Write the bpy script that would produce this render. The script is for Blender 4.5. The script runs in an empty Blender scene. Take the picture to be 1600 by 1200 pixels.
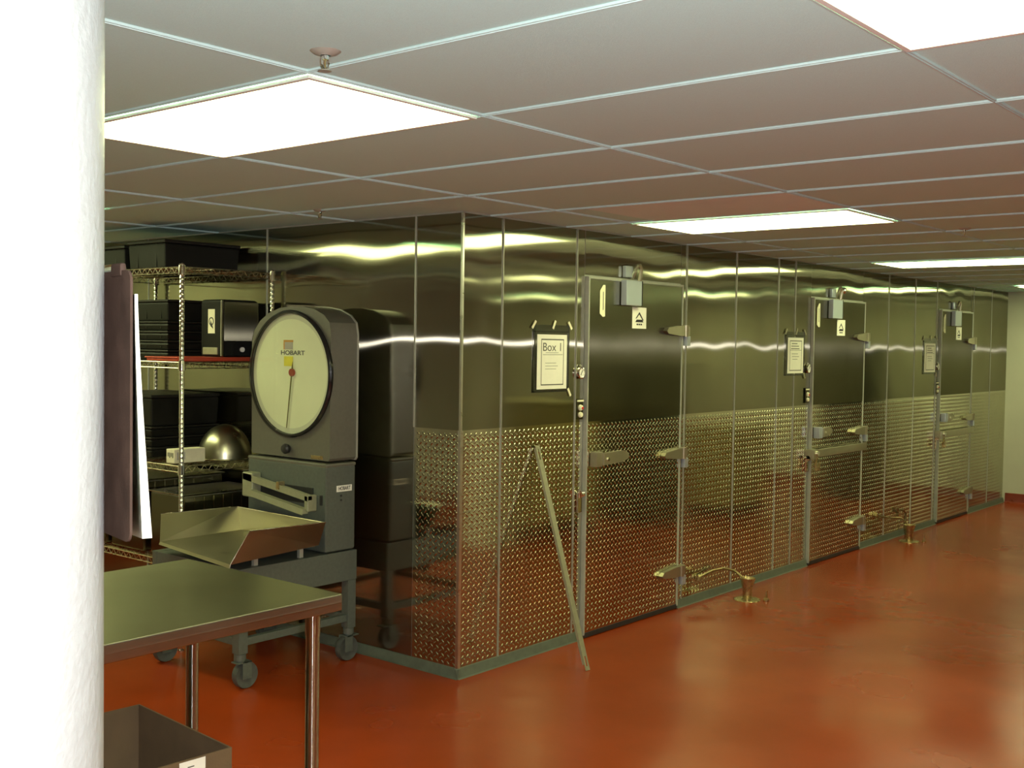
import bpy, bmesh, math, random
from mathutils import Vector, Matrix
import numpy as np
random.seed(7)
C = bpy.context.scene.collection
PI = math.pi
H = 1.60658            # camera height
ZC = 2.226             # ceiling height
XC, YW = 3.9645, 3.6054  # corner of the walk-in cooler
XF = 12.55             # far wall
XB, YR, YL = -4.0, -4.2, 7.6

# ---------------------------------------------------------------- materials
MATS = {}
def nt(name):
    m = bpy.data.materials.new(name); m.use_nodes = True
    n = m.node_tree.nodes; l = m.node_tree.links
    b = n['Principled BSDF']; MATS[name] = m
    return m, n, l, b
def noise_chain(n, l, scale, detail=3, stretch=(1, 1, 1), coord='Object'):
    tc = n.new('ShaderNodeTexCoord'); mp = n.new('ShaderNodeMapping')
    mp.inputs['Scale'].default_value = stretch
    l.new(tc.outputs[coord], mp.inputs['Vector'])
    t = n.new('ShaderNodeTexNoise'); t.inputs['Scale'].default_value = scale; t.inputs['Detail'].default_value = detail
    l.new(mp.outputs[0], t.inputs['Vector'])
    return t
def ramp(n, l, src, lo, hi, p0=.3, p1=.7):
    r = n.new('ShaderNodeValToRGB'); e = r.color_ramp.elements
    e[0].position = p0; e[1].position = p1
    e[0].color = (*lo, 1) if isinstance(lo, tuple) else (lo, lo, lo, 1)
    e[1].color = (*hi, 1) if isinstance(hi, tuple) else (hi, hi, hi, 1)
    l.new(src.outputs['Fac'], r.inputs['Fac']); return r
def mat(name, col, rough=.5, metal=0, var=.12, nscale=18, bump=0, bscale=60, stretch=(1, 1, 1), rvar=.05, coat=0, spec=.5):
    m, n, l, b = nt(name)
    t = noise_chain(n, l, nscale, 4, stretch)
    lo = tuple(max(0, c * (1 - var)) for c in col); hi = tuple(min(1, c * (1 + var)) for c in col)
    l.new(ramp(n, l, t, lo, hi).outputs[0], b.inputs['Base Color'])
    if rvar:
        l.new(ramp(n, l, t, max(.02, rough - rvar), rough + rvar).outputs[0], b.inputs['Roughness'])
    else: b.inputs['Roughness'].default_value = rough
    b.inputs['Metallic'].default_value = metal
    b.inputs['Coat Weight'].default_value = coat
    b.inputs['Specular IOR Level'].default_value = spec
    if bump:
        t2 = noise_chain(n, l, bscale, 3, stretch)
        bp = n.new('ShaderNodeBump'); bp.inputs['Strength'].default_value = 1; bp.inputs['Distance'].default_value = bump
        l.new(t2.outputs['Fac'], bp.inputs['Height']); l.new(bp.outputs[0], b.inputs['Normal'])
    return m
def brushed(name, col, core, haze, wide, tangent=(0, 0, 1)):
    """sheet steel with fine brush lines along `tangent`: a sharp lobe and a wide lobe, both spread only across the grain.
    core / haze = (roughness, anisotropy), wide = share of the second lobe"""
    m = bpy.data.materials.new(name); m.use_nodes = True
    n = m.node_tree.nodes; l = m.node_tree.links; n.clear(); MATS[name] = m
    o = n.new('ShaderNodeOutputMaterial'); mx = n.new('ShaderNodeMixShader'); mx.inputs[0].default_value = wide
    t = noise_chain(n, l, 3, 5, (1, 1, 1))
    cr = ramp(n, l, t, tuple(c * .93 for c in col), tuple(c * 1.06 for c in col))
    c = n.new('ShaderNodeCombineXYZ')
    for i in range(3): c.inputs[i].default_value = tangent[i]
    for k, (r, a) in enumerate((core, haze)):
        g = n.new('ShaderNodeBsdfAnisotropic'); g.distribution = 'GGX'
        l.new(ramp(n, l, t, r * .93, r * 1.08).outputs[0], g.inputs['Roughness'])
        g.inputs['Anisotropy'].default_value = a
        l.new(c.outputs[0], g.inputs['Tangent']); l.new(cr.outputs[0], g.inputs['Color'])
        l.new(g.outputs[0], mx.inputs[1 + k])
    l.new(mx.outputs[0], o.inputs[0])
    return m
M = {}
M['steel'] = brushed('brushed_steel', (.33, .315, .235), (.088, .66), (.17, .96), .17)
M['steeldoor'] = brushed('brushed_steel_door', (.19, .18, .12), (.20, .45), (.22, .90), .28)
M['tabletop'] = brushed('table_steel', (.33, .32, .22), (.24, .30), (.5, .4), .4, (0, 1, 0))
M['scoop'] = mat('scoop_steel', (.50, .47, .34), .36, 1, .05, 6)
M['pan'] = mat('pan_steel', (.40, .38, .28), .30, 1, .05, 6)
M['diamond'] = mat('diamond_aluminium', (.52, .50, .37), .10, 1, .06, 5, rvar=.02)
M['trim'] = mat('trim_metal', (.72, .72, .68), .3, 1, .06, 20)
M['trimgrey'] = mat('grey_edge_trim', (.42, .43, .36), .4, .35, .08, 20)
M['chrome'] = mat('chrome', (.85, .83, .78), .09, 1, .03, 30, rvar=.02)
M['polished'] = brushed('polished_tube', (.42, .42, .37), (.15, -.4), (.245, -.9), .4)
M['wire'] = mat('zinc_wire', (.62, .58, .45), .28, 1, .1, 30)
M['cast'] = mat('cast_hardware', (.44, .41, .30), .36, .85, .05, 12, rvar=.02)
M['flashblue'] = mat('closer_metal', (.50, .55, .62), .36, .6, .03, 8, rvar=.02)  # bluish flash reflection put into the base colour of plain metal
M['seam'] = mat('seam_metal', (.40, .40, .34), .4, .6, .06, 20)
M['galv'] = mat('galvanised_strip', (.34, .33, .22), .42, .5, .08, 40)
M['ceil'] = mat('ceiling_tile', (.56, .84, .80), .92, 0, .03, 260, .0006, 400, rvar=0, spec=.2)
M['tilelight'] = mat('replaced_tile', (.74, .92, .92), .92, 0, .02, 260, .0005, 400, rvar=0, spec=.2)
M['grid'] = mat('grid_white', (.52, .68, .65), .9, 0, .02, 30, spec=.15)
M['cream'] = mat('cream_wall', (.56, .56, .44), .6, 0, .03, 6, .0004, 120)
M['colwhite'] = mat('column_white', (.34, .35, .35), .42, 0, .02, 20, .0012, 90)
M['black'] = mat('black_rubber', (.018, .018, .018), .5, 0, .2, 40)
M['blackbin'] = mat('black_plastic', (.009, .009, .007), .5, 0, .2, 20, spec=.16)
M['blackbin2'] = mat('black_plastic_lid', (.014, .013, .010), .5, 0, .2, 20, spec=.2)
M['rim'] = mat('black_gloss_rim', (.012, .012, .012), .15, 0, .1, 20)
M['scale'] = mat('scale_enamel', (.14, .138, .105), .38, .15, .06, 60, .0002, 300)
M['scaledark'] = mat('scale_enamel_dark', (.10, .115, .095), .42, .1, .1, 60, .0003, 260)
M['dial'] = mat('dial_face', (.74, .78, .52), .5, 0, .02, 10)
M['dialring'] = mat('dial_ring', (.58, .60, .42), .5, 0, .03, 10)
M['barcream'] = mat('bar_cream', (.30, .30, .19), .4, .2, .06, 40)
M['paper'] = mat('paper', (.86, .85, .74), .75, 0, .02, 30)
M['papery'] = mat('sticker_cream', (.80, .78, .55), .6, 0, .04, 30)
M['ink'] = mat('ink', (.02, .02, .02), .6, 0, .1, 30)
M['inkgrey'] = mat('ink_grey', (.10, .10, .08), .6, 0, .1, 30)
M['yellow'] = mat('yellow_sticker', (.72, .66, .05), .5, 0, .05, 30)
M['greysticker'] = mat('grey_sticker', (.40, .38, .33), .5, 0, .05, 30)
M['orange'] = mat('orange_sticker', (.55, .27, .04), .5, 0, .05, 30)
M['redneedle'] = mat('red_hub', (.30, .05, .02), .4, 0, .1, 30)
M['needle'] = mat('needle_dark', (.12, .11, .02), .4, 0, .1, 30)
M['redtray'] = mat('red_plastic', (.42, .055, .025), .4, 0, .08, 30)
M['redled'] = mat('red_switch', (.65, .03, .02), .3, 0, .05, 30)
M['white'] = mat('white_plastic', (.80, .80, .74), .4, 0, .03, 30)
M['cardboard'] = mat('cardboard', (.135, .088, .042), .85, 0, .12, 12, .0004, 150)
M['cardin'] = mat('cardboard_inside', (.17, .125, .07), .9, 0, .12, 12)
M['hard'] = mat('hardboard', (.040, .024, .017), .75, 0, .25, 25, .0003, 200, spec=.12)
M['grey'] = mat('grey_coving', (.10, .115, .085), .5, 0, .15, 25)
M['caster'] = mat('caster_grey', (.07, .075, .065), .5, 0, .2, 40)
M['brass'] = mat('drain_brass', (.50, .40, .20), .28, .9, .12, 30)
M['copper'] = mat('copper_pipe', (.28, .21, .10), .3, .9, .15, 30)
M['redbase'] = mat('red_cove_base', (.22, .035, .015), .3, 0, .12, 12)
M['carton'] = mat('small_carton', (.66, .62, .44), .7, 0, .06, 30)
M['darkcart'] = mat('dark_cabinet', (.035, .04, .03), .5, 0, .2, 10)
M['goldbox'] = mat('tan_cabinet', (.42, .36, .16), .6, 0, .1, 10)

def floor_mat():
    m, n, l, b = nt('red_epoxy_floor')
    t = noise_chain(n, l, 1.3, 6)
    l.new(ramp(n, l, t, (.25, .032, .005), (.31, .042, .007), .35, .65).outputs[0], b.inputs['Base Color'])
    t1 = noise_chain(n, l, 1.6, 3)
    l.new(ramp(n, l, t1, .17, .30, .3, .75).outputs[0], b.inputs['Roughness'])
    b.inputs['Specular IOR Level'].default_value = .33
    t2 = noise_chain(n, l, 2.2, 1.5)
    t3 = noise_chain(n, l, 140, 2)
    a = n.new('ShaderNodeMath'); a.operation = 'MULTIPLY_ADD'; a.inputs[1].default_value = .012
    l.new(t3.outputs['Fac'], a.inputs[0]); l.new(t2.outputs['Fac'], a.inputs[2])
    bp = n.new('ShaderNodeBump'); bp.inputs['Distance'].default_value = .006; bp.inputs['Strength'].default_value = 1
    l.new(a.outputs[0], bp.inputs['Height']); l.new(bp.outputs[0], b.inputs['Normal'])
    return m
M['floor'] = floor_mat()
def emis(name, col, s):
    m, n, l, b = nt(name)
    t = noise_chain(n, l, 30, 2)
    b.inputs['Base Color'].default_value = (.8, .8, .8, 1); b.inputs['Roughness'].default_value = .4
    l.new(ramp(n, l, t, tuple(c * .97 for c in col), col).outputs[0], b.inputs['Emission Color'])
    b.inputs['Emission Strength'].default_value = s
    return m
M['lamp'] = emis('diffuser_glow', (.93, 1.0, .49), 10.2)
def clear(name, tint, gloss_w, rough=.05):
    m = bpy.data.materials.new(name); m.use_nodes = True
    n = m.node_tree.nodes; l = m.node_tree.links; n.clear()
    o = n.new('ShaderNodeOutputMaterial'); mx = n.new('ShaderNodeMixShader')
    tr = n.new('ShaderNodeBsdfTransparent'); tr.inputs[0].default_value = (*tint, 1)
    g = n.new('ShaderNodeBsdfGlossy'); g.inputs['Roughness'].default_value = rough
    t = noise_chain(n, l, 4, 2)
    bp = n.new('ShaderNodeBump'); bp.inputs['Distance'].default_value = .0006; l.new(t.outputs['Fac'], bp.inputs['Height']); l.new(bp.outputs[0], g.inputs['Normal'])
    f = n.new('ShaderNodeLayerWeight'); pw = n.new('ShaderNodeMath'); pw.operation = 'POWER'; pw.inputs[1].default_value = 4
    mu = n.new('ShaderNodeMath'); mu.operation = 'MULTIPLY_ADD'; mu.inputs[1].default_value = .7; mu.inputs[2].default_value = .04 + gloss_w
    l.new(f.outputs['Facing'], pw.inputs[0]); l.new(pw.outputs[0], mu.inputs[0]); l.new(mu.outputs[0], mx.inputs[0])
    l.new(tr.outputs[0], mx.inputs[1]); l.new(g.outputs[0], mx.inputs[2]); l.new(mx.outputs[0], o.inputs[0])
    return m
M['glass'] = clear('dial_glass', (.97, .98, .95), .0)
M['film'] = clear('plastic_sleeve', (.72, .72, .66), .02, .2)
M['bag'] = clear('clear_bag', (.80, .82, .78), .06, .12)

# ---------------------------------------------------------------- mesh helpers
def nb(): return bmesh.new()
def bx(bm, x0, x1, y0, y1, z0, z1, bev=0, rot=None):
    r = bmesh.ops.create_cube(bm, size=1)
    vs = r['verts']
    bmesh.ops.scale(bm, verts=vs, vec=(x1 - x0, y1 - y0, z1 - z0))
    c = Vector(((x0 + x1) / 2, (y0 + y1) / 2, (z0 + z1) / 2))
    if bev:
        es = list({e for v in vs for e in v.link_edges})
        rr = bmesh.ops.bevel(bm, geom=es, offset=bev, segments=2, affect='EDGES', profile=.5)
        vs = list({v for f in rr['faces'] for v in f.verts} | {v for v in vs if v.is_valid})
    if rot is not None: bmesh.ops.transform(bm, matrix=rot, verts=vs)
    bmesh.ops.translate(bm, verts=vs, vec=c)
    return bm
def cyl(bm, p0, p1, r0, r1=None, seg=20, caps=True):
    p0, p1 = Vector(p0), Vector(p1); r1 = r0 if r1 is None else r1
    d = p1 - p0; q = d.to_track_quat('Z', 'Y').to_matrix().to_4x4()
    bmesh.ops.create_cone(bm, cap_ends=caps, segments=seg, radius1=r0, radius2=r1, depth=d.length,
                          matrix=Matrix.Translation((p0 + p1) / 2) @ q)
    return bm
def lathe(bm, prof, center=(0, 0, 0), axis='Z', seg=32, close=False):
    rings = []
    for r, h in prof:
        ring = []
        for k in range(seg):
            a = 2 * PI * k / seg
            if axis == 'Z': p = (r * math.cos(a), r * math.sin(a), h)
            elif axis == 'X': p = (h, r * math.cos(a), r * math.sin(a))
            else: p = (r * math.cos(a), h, -r * math.sin(a))
            ring.append(bm.verts.new(Vector(p) + Vector(center)))
        rings.append(ring)
    for i in range(len(rings) - 1):
        for k in range(seg):
            bm.faces.new((rings[i][k], rings[i][(k + 1) % seg], rings[i + 1][(k + 1) % seg], rings[i + 1][k]))
    if close:
        bm.faces.new(rings[0]); bm.faces.new(rings[-1])
    return bm
def tube(bm, pts, r, seg=6):
    pts = [Vector(p) for p in pts]; rings = []
    for i, p in enumerate(pts):
        d = (pts[min(i + 1, len(pts) - 1)] - pts[max(i - 1, 0)]).normalized()
        up = Vector((0, 0, 1)) if abs(d.z) < .95 else Vector((1, 0, 0))
        a = d.cross(up).normalized(); b = a.cross(d)
        rings.append([bm.verts.new(p + r * (math.cos(2 * PI * k / seg) * a + math.sin(2 * PI * k / seg) * b)) for k in range(seg)])
    for i in range(len(rings) - 1):
        for k in range(seg):
            bm.faces.new((rings[i][k], rings[i][(k + 1) % seg], rings[i + 1][(k + 1) % seg], rings[i + 1][k]))
    bm.faces.new(rings[0]); bm.faces.new(rings[-1])
    return bm
def prism(bm, pts, axis, h0, h1):
    """extrude the 2-D outline pts along axis ('X': pts are (y,z); 'Y': (x,z); 'Z': (x,y))"""
    def P(p, h):
        return (h, p[0], p[1]) if axis == 'X' else (p[0], h, p[1]) if axis == 'Y' else (p[0], p[1], h)
    a = [bm.verts.new(P(p, h0)) for p in pts]; b = [bm.verts.new(P(p, h1)) for p in pts]
    n = len(pts)
    for i in range(n): bm.faces.new((a[i], a[(i + 1) % n], b[(i + 1) % n], b[i]))
    bm.faces.new(a); bm.faces.new(b)
    return bm
def bevel_all(bm, off, seg=2):
    es = [e for e in bm.edges if len(e.link_faces) == 2 and e.calc_face_angle(0) > .6]
    bmesh.ops.bevel(bm, geom=es, offset=off, segments=seg, affect='EDGES', profile=.5); return bm
def obj(name, bm, m, parent=None, smooth=True, loc=None):
    me = bpy.data.meshes.new(name)
    bmesh.ops.recalc_face_normals(bm, faces=bm.faces)
    bm.to_mesh(me); bm.free()
    if smooth:
        for p in me.polygons: p.use_smooth = True
        try: me.set_sharp_from_angle(angle=math.radians(35))
        except Exception: pass
    me.materials.append(M[m] if isinstance(m, str) else m)
    o = bpy.data.objects.new(name, me); C.objects.link(o)
    if smooth and len(me.polygons) < 3000:
        wn = o.modifiers.new('weighted', 'WEIGHTED_NORMAL'); wn.keep_sharp = True
    if parent is not None:
        o.parent = parent
        o.matrix_parent_inverse = parent.matrix_basis.inverted()
    if loc: o.location = loc
    return o
def pyobj(name, vs, fs, m, parent=None, smooth=True):
    me = bpy.data.meshes.new(name); me.from_pydata(vs, [], fs); me.update()
    if smooth:
        for p in me.polygons: p.use_smooth = True
    me.materials.append(M[m] if isinstance(m, str) else m)
    o = bpy.data.objects.new(name, me); C.objects.link(o)
    if parent is not None:
        o.parent = parent; o.matrix_parent_inverse = parent.matrix_basis.inverted()
    return o
def tag(o, label=None, cat=None, group=None, kind=None):
    if label: o['label'] = label
    if cat: o['category'] = cat
    if group: o['group'] = group
    if kind: o['kind'] = kind
    return o
def thing(name, label, cat, loc=(0, 0, 0), group=None, rz=0):
    o = bpy.data.objects.new(name, None); C.objects.link(o)
    o.empty_display_size = .05; o.location = loc; o.rotation_euler = (0, 0, rz)
    bpy.context.view_layer.update()
    return tag(o, label, cat, group)
def struct(name, loc=(0, 0, 0)):
    o = bpy.data.objects.new(name, None); C.objects.link(o); o.location = loc; o['kind'] = 'structure'; return o
def copy_tree(o, parent=None):
    c = o.copy(); C.objects.link(c)
    if parent is not None: c.parent = parent
    for ch in list(o.children): copy_tree(ch, c)
    return c
def text_obj(name, s, size, mx, m, parent, bold=0, width=None):
    cu = bpy.data.curves.new(name, 'FONT'); cu.body = s; cu.size = size
    cu.align_x = 'CENTER'; cu.align_y = 'CENTER'; cu.extrude = .0003; cu.offset = bold
    t = bpy.data.objects.new(name + '_tmp', cu); C.objects.link(t)
    bpy.context.view_layer.update()
    dg = bpy.context.evaluated_depsgraph_get()
    me = bpy.data.meshes.new_from_object(t.evaluated_get(dg))
    C.objects.unlink(t); bpy.data.objects.remove(t)
    if width:
        xs = [v.co.x for v in me.vertices]; k = width / (max(xs) - min(xs)); me.transform(Matrix.Diagonal((k, 1, 1, 1)))
    me.transform(mx); me.materials.clear(); me.materials.append(M[m]); me.name = name
    o = bpy.data.objects.new(name, me); C.objects.link(o)
    o.parent = parent; o.matrix_parent_inverse = parent.matrix_basis.inverted()
    return o
def face_my(x, y, z):    # text plane facing -Y, reading towards +X
    return Matrix.Translation((x, y, z)) @ Matrix.Rotation(PI / 2, 4, 'X')
def face_mx(x, y, z):    # text plane facing -X, reading towards -Y
    return Matrix.Translation((x, y, z)) @ Matrix.Rotation(-PI / 2, 4, 'Z') @ Matrix.Rotation(PI / 2, 4, 'X')

def wavy(name, axis, u0, u1, z0, z1, base, m, parent, seed, amp=.0010, sign=-1):
    """sheet-metal skin with the shallow dents of thin steel; axis 'Y': faces -Y, u is x; axis 'X': faces -X, u is y"""
    r = random.Random(seed)
    W = [(r.uniform(1.2, 4.6), r.uniform(1.0, 3.0) * (.6 + .4 * i), r.uniform(0, 6.28), r.uniform(.4, 1) / (1 + i)) for i in range(4)]
    tilt = r.uniform(-.0035, .0035); bow = r.uniform(.0003, .0012)
    nu = max(3, int((u1 - u0) / .035)); nz = max(3, int((z1 - z0) / .035))
    vs, fs = [], []
    for j in range(nz + 1):
        z = z0 + (z1 - z0) * j / nz
        for i in range(nu + 1):
            a = i / nu; u = u0 + (u1 - u0) * a
            e = min(1, 6 * a * (u1 - u0), 6 * (1 - a) * (u1 - u0))
            d = sum(w * math.sin(ku * 3.2 * u + kz * 3.0 * z + ph) for ku, kz, ph, w in W) * amp * (.35 + .65 * e)
            d += tilt * (z - (z0 + z1) / 2) * .35 + bow * math.sin(PI * a) * .5
            p = base + sign * (.0025 + d)
            vs.append((u, p, z) if axis == 'Y' else (p, u, z))
    for j in range(nz):
        for i in range(nu):
            q = j * (nu + 1) + i
            f = (q, q + 1, q + nu + 2, q + nu + 1)
            fs.append(f if axis == 'Y' else f[::-1])
    return pyobj(name, vs, fs, m, parent)

LA = .0370; LZ = .0335     # pitch of the raised lugs
def lug_plate(name, axis, u0, u1, z0, z1, base, m, parent, sign=-1):
    """aluminium tread plate: flat sheet plus raised diagonal lugs, all real geometry"""
    vs, fs = [], []
    def V(u, z, h): return (u, base + sign * h, z) if axis == 'Y' else (base + sign * h, u, z)
    T = .0018
    b = [V(u0, z0, T), V(u1, z0, T), V(u1, z1, T), V(u0, z1, T), V(u0, z0, 0), V(u1, z0, 0), V(u1, z1, 0), V(u0, z1, 0)]
    vs += b
    quads = [(0, 1, 2, 3), (4, 5, 1, 0), (3, 2, 6, 7), (4, 0, 3, 7), (1, 5, 6, 2)]
    if axis == 'X': quads = [q[::-1] for q in quads]
    fs += quads
    nflat = len(fs)
    L, Wd, Hh = .0138, .0056, .0027
    secs = [(-.62, .72), (0, 1.0), (.62, .72)]
    cross = [(-1, 0), (-.55, .72), (0, 1), (.55, .72), (1, 0)]
    j = 0; z = z0 + .014
    while z < z1 - .010:
        i = 0
        while True:
            u = math.floor(u0 / LA) * LA + i * LA + (LA / 2 if j % 2 else 0); i += 1
            if u > u1 - .010: break
            if u < u0 + .010: continue
            ang = math.radians(47 if j % 2 == 0 else -47)
            du, dz = math.cos(ang), math.sin(ang); k0 = len(vs)
            vs.append(V(u - L * du, z - L * dz, T)); vs.append(V(u + L * du, z + L * dz, T))
            for s, w in secs:
                for cw, ch in cross:
                    a = cw * Wd * w
                    vs.append(V(u + s * L * du - a * dz, z + s * L * dz + a * du, T + Hh * ch * w))
            def g(s, c): return k0 + 2 + 5 * s + c
            loc = []
            for c in range(4):
                loc.append((k0, g(0, c + 1), g(0, c)))
                loc.append((k0 + 1, g(2, c), g(2, c + 1)))
                for s in range(2): loc.append((g(s, c), g(s, c + 1), g(s + 1, c + 1), g(s + 1, c)))
            if axis == 'Y': loc = [f[::-1] for f in loc]
            fs += loc
        j += 1; z += LZ / 2
    o = pyobj(name, vs, fs, m, parent)
    for q in range(nflat): o.data.polygons[q].use_smooth = False
    return o

# ---------------------------------------------------------------- room shell
fl = obj('floor', bx(nb(), XB, XF + .1, YR, YL, -.05, 0), 'floor', smooth=False); tag(fl, kind='structure')
# ceiling: slab with lay-in tiles; pattern of the grid is its own trim
GX0, GDX = 1.715, .613
GY0, GDY = 2.05, 1.16
ce = obj('ceiling', bx(nb(), XB, XF + .1, YR, YL, ZC + .006, ZC + .06), 'ceil', smooth=False); tag(ce, kind='structure')
b = nb()
xl = [GX0 + GDX * i for i in range(-9, 18)]
yl = [GY0 + GDY * j for j in range(-5, 5)]
for x in xl: bx(b, x - .0065, x + .0065, YR, YL, ZC + .001, ZC + .0062)
for y in yl: bx(b, XB, XF, y - .0065, y + .0065, ZC + .0006, ZC + .0064)
for x in xl: bx(b, x - .0016, x + .0016, YR, YL, ZC - .0012, ZC + .002)
for y in yl: bx(b, XB, XF, y - .0016, y + .0016, ZC - .0016, ZC + .002)
g = obj('trim_1', b, 'grid', smooth=False); tag(g, kind='structure')
for n_, (x0, x1, y0, y1) in enumerate([(GX0 + 4 * GDX + .012, GX0 + 5 * GDX - .012, 2.062, 3.05)]):
    o = obj('trim_%d' % (2 + n_), bx(nb(), x0, x1, y0, y1, ZC + .001, ZC + .0055), 'tilelight', smooth=False); tag(o, kind='structure')

o = obj('wall_far', bx(nb(), XF, XF + .1, YR, YW + .4, 0, ZC + .01), 'cream', smooth=False); tag(o, kind='structure')
o = obj('wall_right', bx(nb(), XB, XF, YR - .1, YR, 0, ZC + .01), 'cream', smooth=False); tag(o, kind='structure')
o = obj('wall_back', bx(nb(), XB - .1, XB, YR, YL, 0, ZC + .01), 'cream', smooth=False); tag(o, kind='structure')
o = obj('wall_end', bx(nb(), XB, XC + .1, YL, YL + .1, 0, ZC + .01), 'cream', smooth=False); tag(o, kind='structure')
def cove(name, axis, a0, a1, c, s):
    pr = [(0, 0), (.028, 0), (.013, .008), (.007, .025), (.006, .095), (.0, .10)]
    if axis == 'Y': o = obj(name, prism(nb(), [(c + s * p, h) for p, h in pr], 'Y', a0, a1), 'redbase')
    else: o = obj(name, prism(nb(), [(c + s * p, h) for p, h in pr], 'X', a0, a1), 'redbase')
    tag(o, kind='structure'); return o
cove('baseboard_far', 'Y', YR, YW - .03, XF, -1)
cove('baseboard_right', 'X', XB, XF, YR, 1)
cove('baseboard_back', 'Y', YR, YL, XB, 1)
cove('baseboard_end', 'X', XB, XC - .1, YL, -1)

# ---------------------------------------------------------------- walk-in cooler
ZD = 1.19            # top of tread plate
doors = [(4.95, 5.93), (7.765, 8.71), (10.47, 11.35)]
DT = 1.975
wf = obj('wall_front', bx(nb(), XC, XF, YW, YW + .1, 0, ZC + .008), 'trimgrey', smooth=False); tag(wf, kind='structure')
wl = obj('wall_left', bx(nb(), XC, XC + .1, YW + .1, YL, 0, ZC + .008), 'trimgrey', smooth=False); tag(wl, kind='structure')
segs = [(3.966, 4.258), (4.258, 4.872), (4.872, 4.945), (5.935, 6.005), (6.005, 6.632), (6.632, 7.235), (7.235, 7.50), (7.50, 7.76),
        (8.715, 9.25), (9.25, 9.86), (9.86, 10.40), (10.40, 10.465), (11.355, 11.43), (11.43, 12.0), (12.0, 12.55)]
for k, (a, c) in enumerate(segs):
    wavy('steel_panel', 'Y', a + .002, c - .002, ZD, ZC - .002, YW, 'steel', wf, 100 + k)
    lug_plate('tread_plate', 'Y', a + .001, c - .001, .045, ZD, YW - .001, 'diamond', wf)
for k, (a, c) in enumerate(doors):
    wavy('steel_panel', 'Y', a - .003, c + .003, DT + .012, ZC - .002, YW, 'steel', wf, 200 + k, amp=.0018)
for x in (4.258, 4.872, 6.005, 6.632, 7.235, 7.50, 9.25, 9.86, 10.40, 11.43, 12.0):
    b = bx(nb(), x - .003, x + .003, YW - .0085, YW - .002, .045, ZC - .003, .001)
    obj('seam_strip', b, 'seam' , wf)
b = nb()
prism(b, [(XC - .006, YW - .006), (XC + .006, YW - .006), (XC + .006, YW - .004), (XC - .004, YW - .004), (XC - .004, YW + .006), (XC - .006, YW + .006)], 'Z', .04, ZC - .003)
obj('corner_strip', b, 'trim', wf)
b = nb()
prism(b, [(XC - .010, YW - .010), (XC + .008, YW - .010), (XC + .008, YW - .007), (XC - .007, YW - .007), (XC - .007, YW + .008), (XC - .010, YW + .008)], 'Z', .04, ZD)
obj('kick_corner_strip', b, 'trim', wf)
ls = [(3.612, 3.912), (3.912, 5.07), (5.07, 6.24), (6.24, 7.58)]
for k, (a, c) in enumerate(ls):
    wavy('steel_panel', 'X', a + .002, c - .002, ZD if k == 0 else .045, ZC - .002, XC, 'steel', wl, 300 + k, amp=.0010)
lug_plate('tread_plate', 'X', 3.612, 3.912, .045, ZD, XC - .001, 'diamond', wl)
for y in (3.912, 5.07, 6.24):
    obj('seam_strip', bx(nb(), XC - .008, XC - .002, y - .0035, y + .0035, ZD if y < 4 else .045, ZC - .003, .001), 'trimgrey', wl)
# grey coving at the foot
def coving(name, a, c, axis='X'):
    pr = [(0, 0), (.030, 0), (.020, .004), (.009, .046), (0, .048)]
    if axis == 'X': o = obj(name, prism(nb(), [(YW - p, h) for p, h in pr], 'X', a, c), 'grey')
    else: o = obj(name, prism(nb(), [(XC - p, h) for p, h in pr], 'Y', a, c), 'grey')
    tag(o, kind='structure')
coving('trim_4', XC - .02, 4.945); coving('trim_5', 5.935, 7.76); coving('trim_6', 8.715, 10.465); coving('trim_7', 11.355, XF)
coving('trim_8', YW - .02, YL, 'Y')

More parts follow.
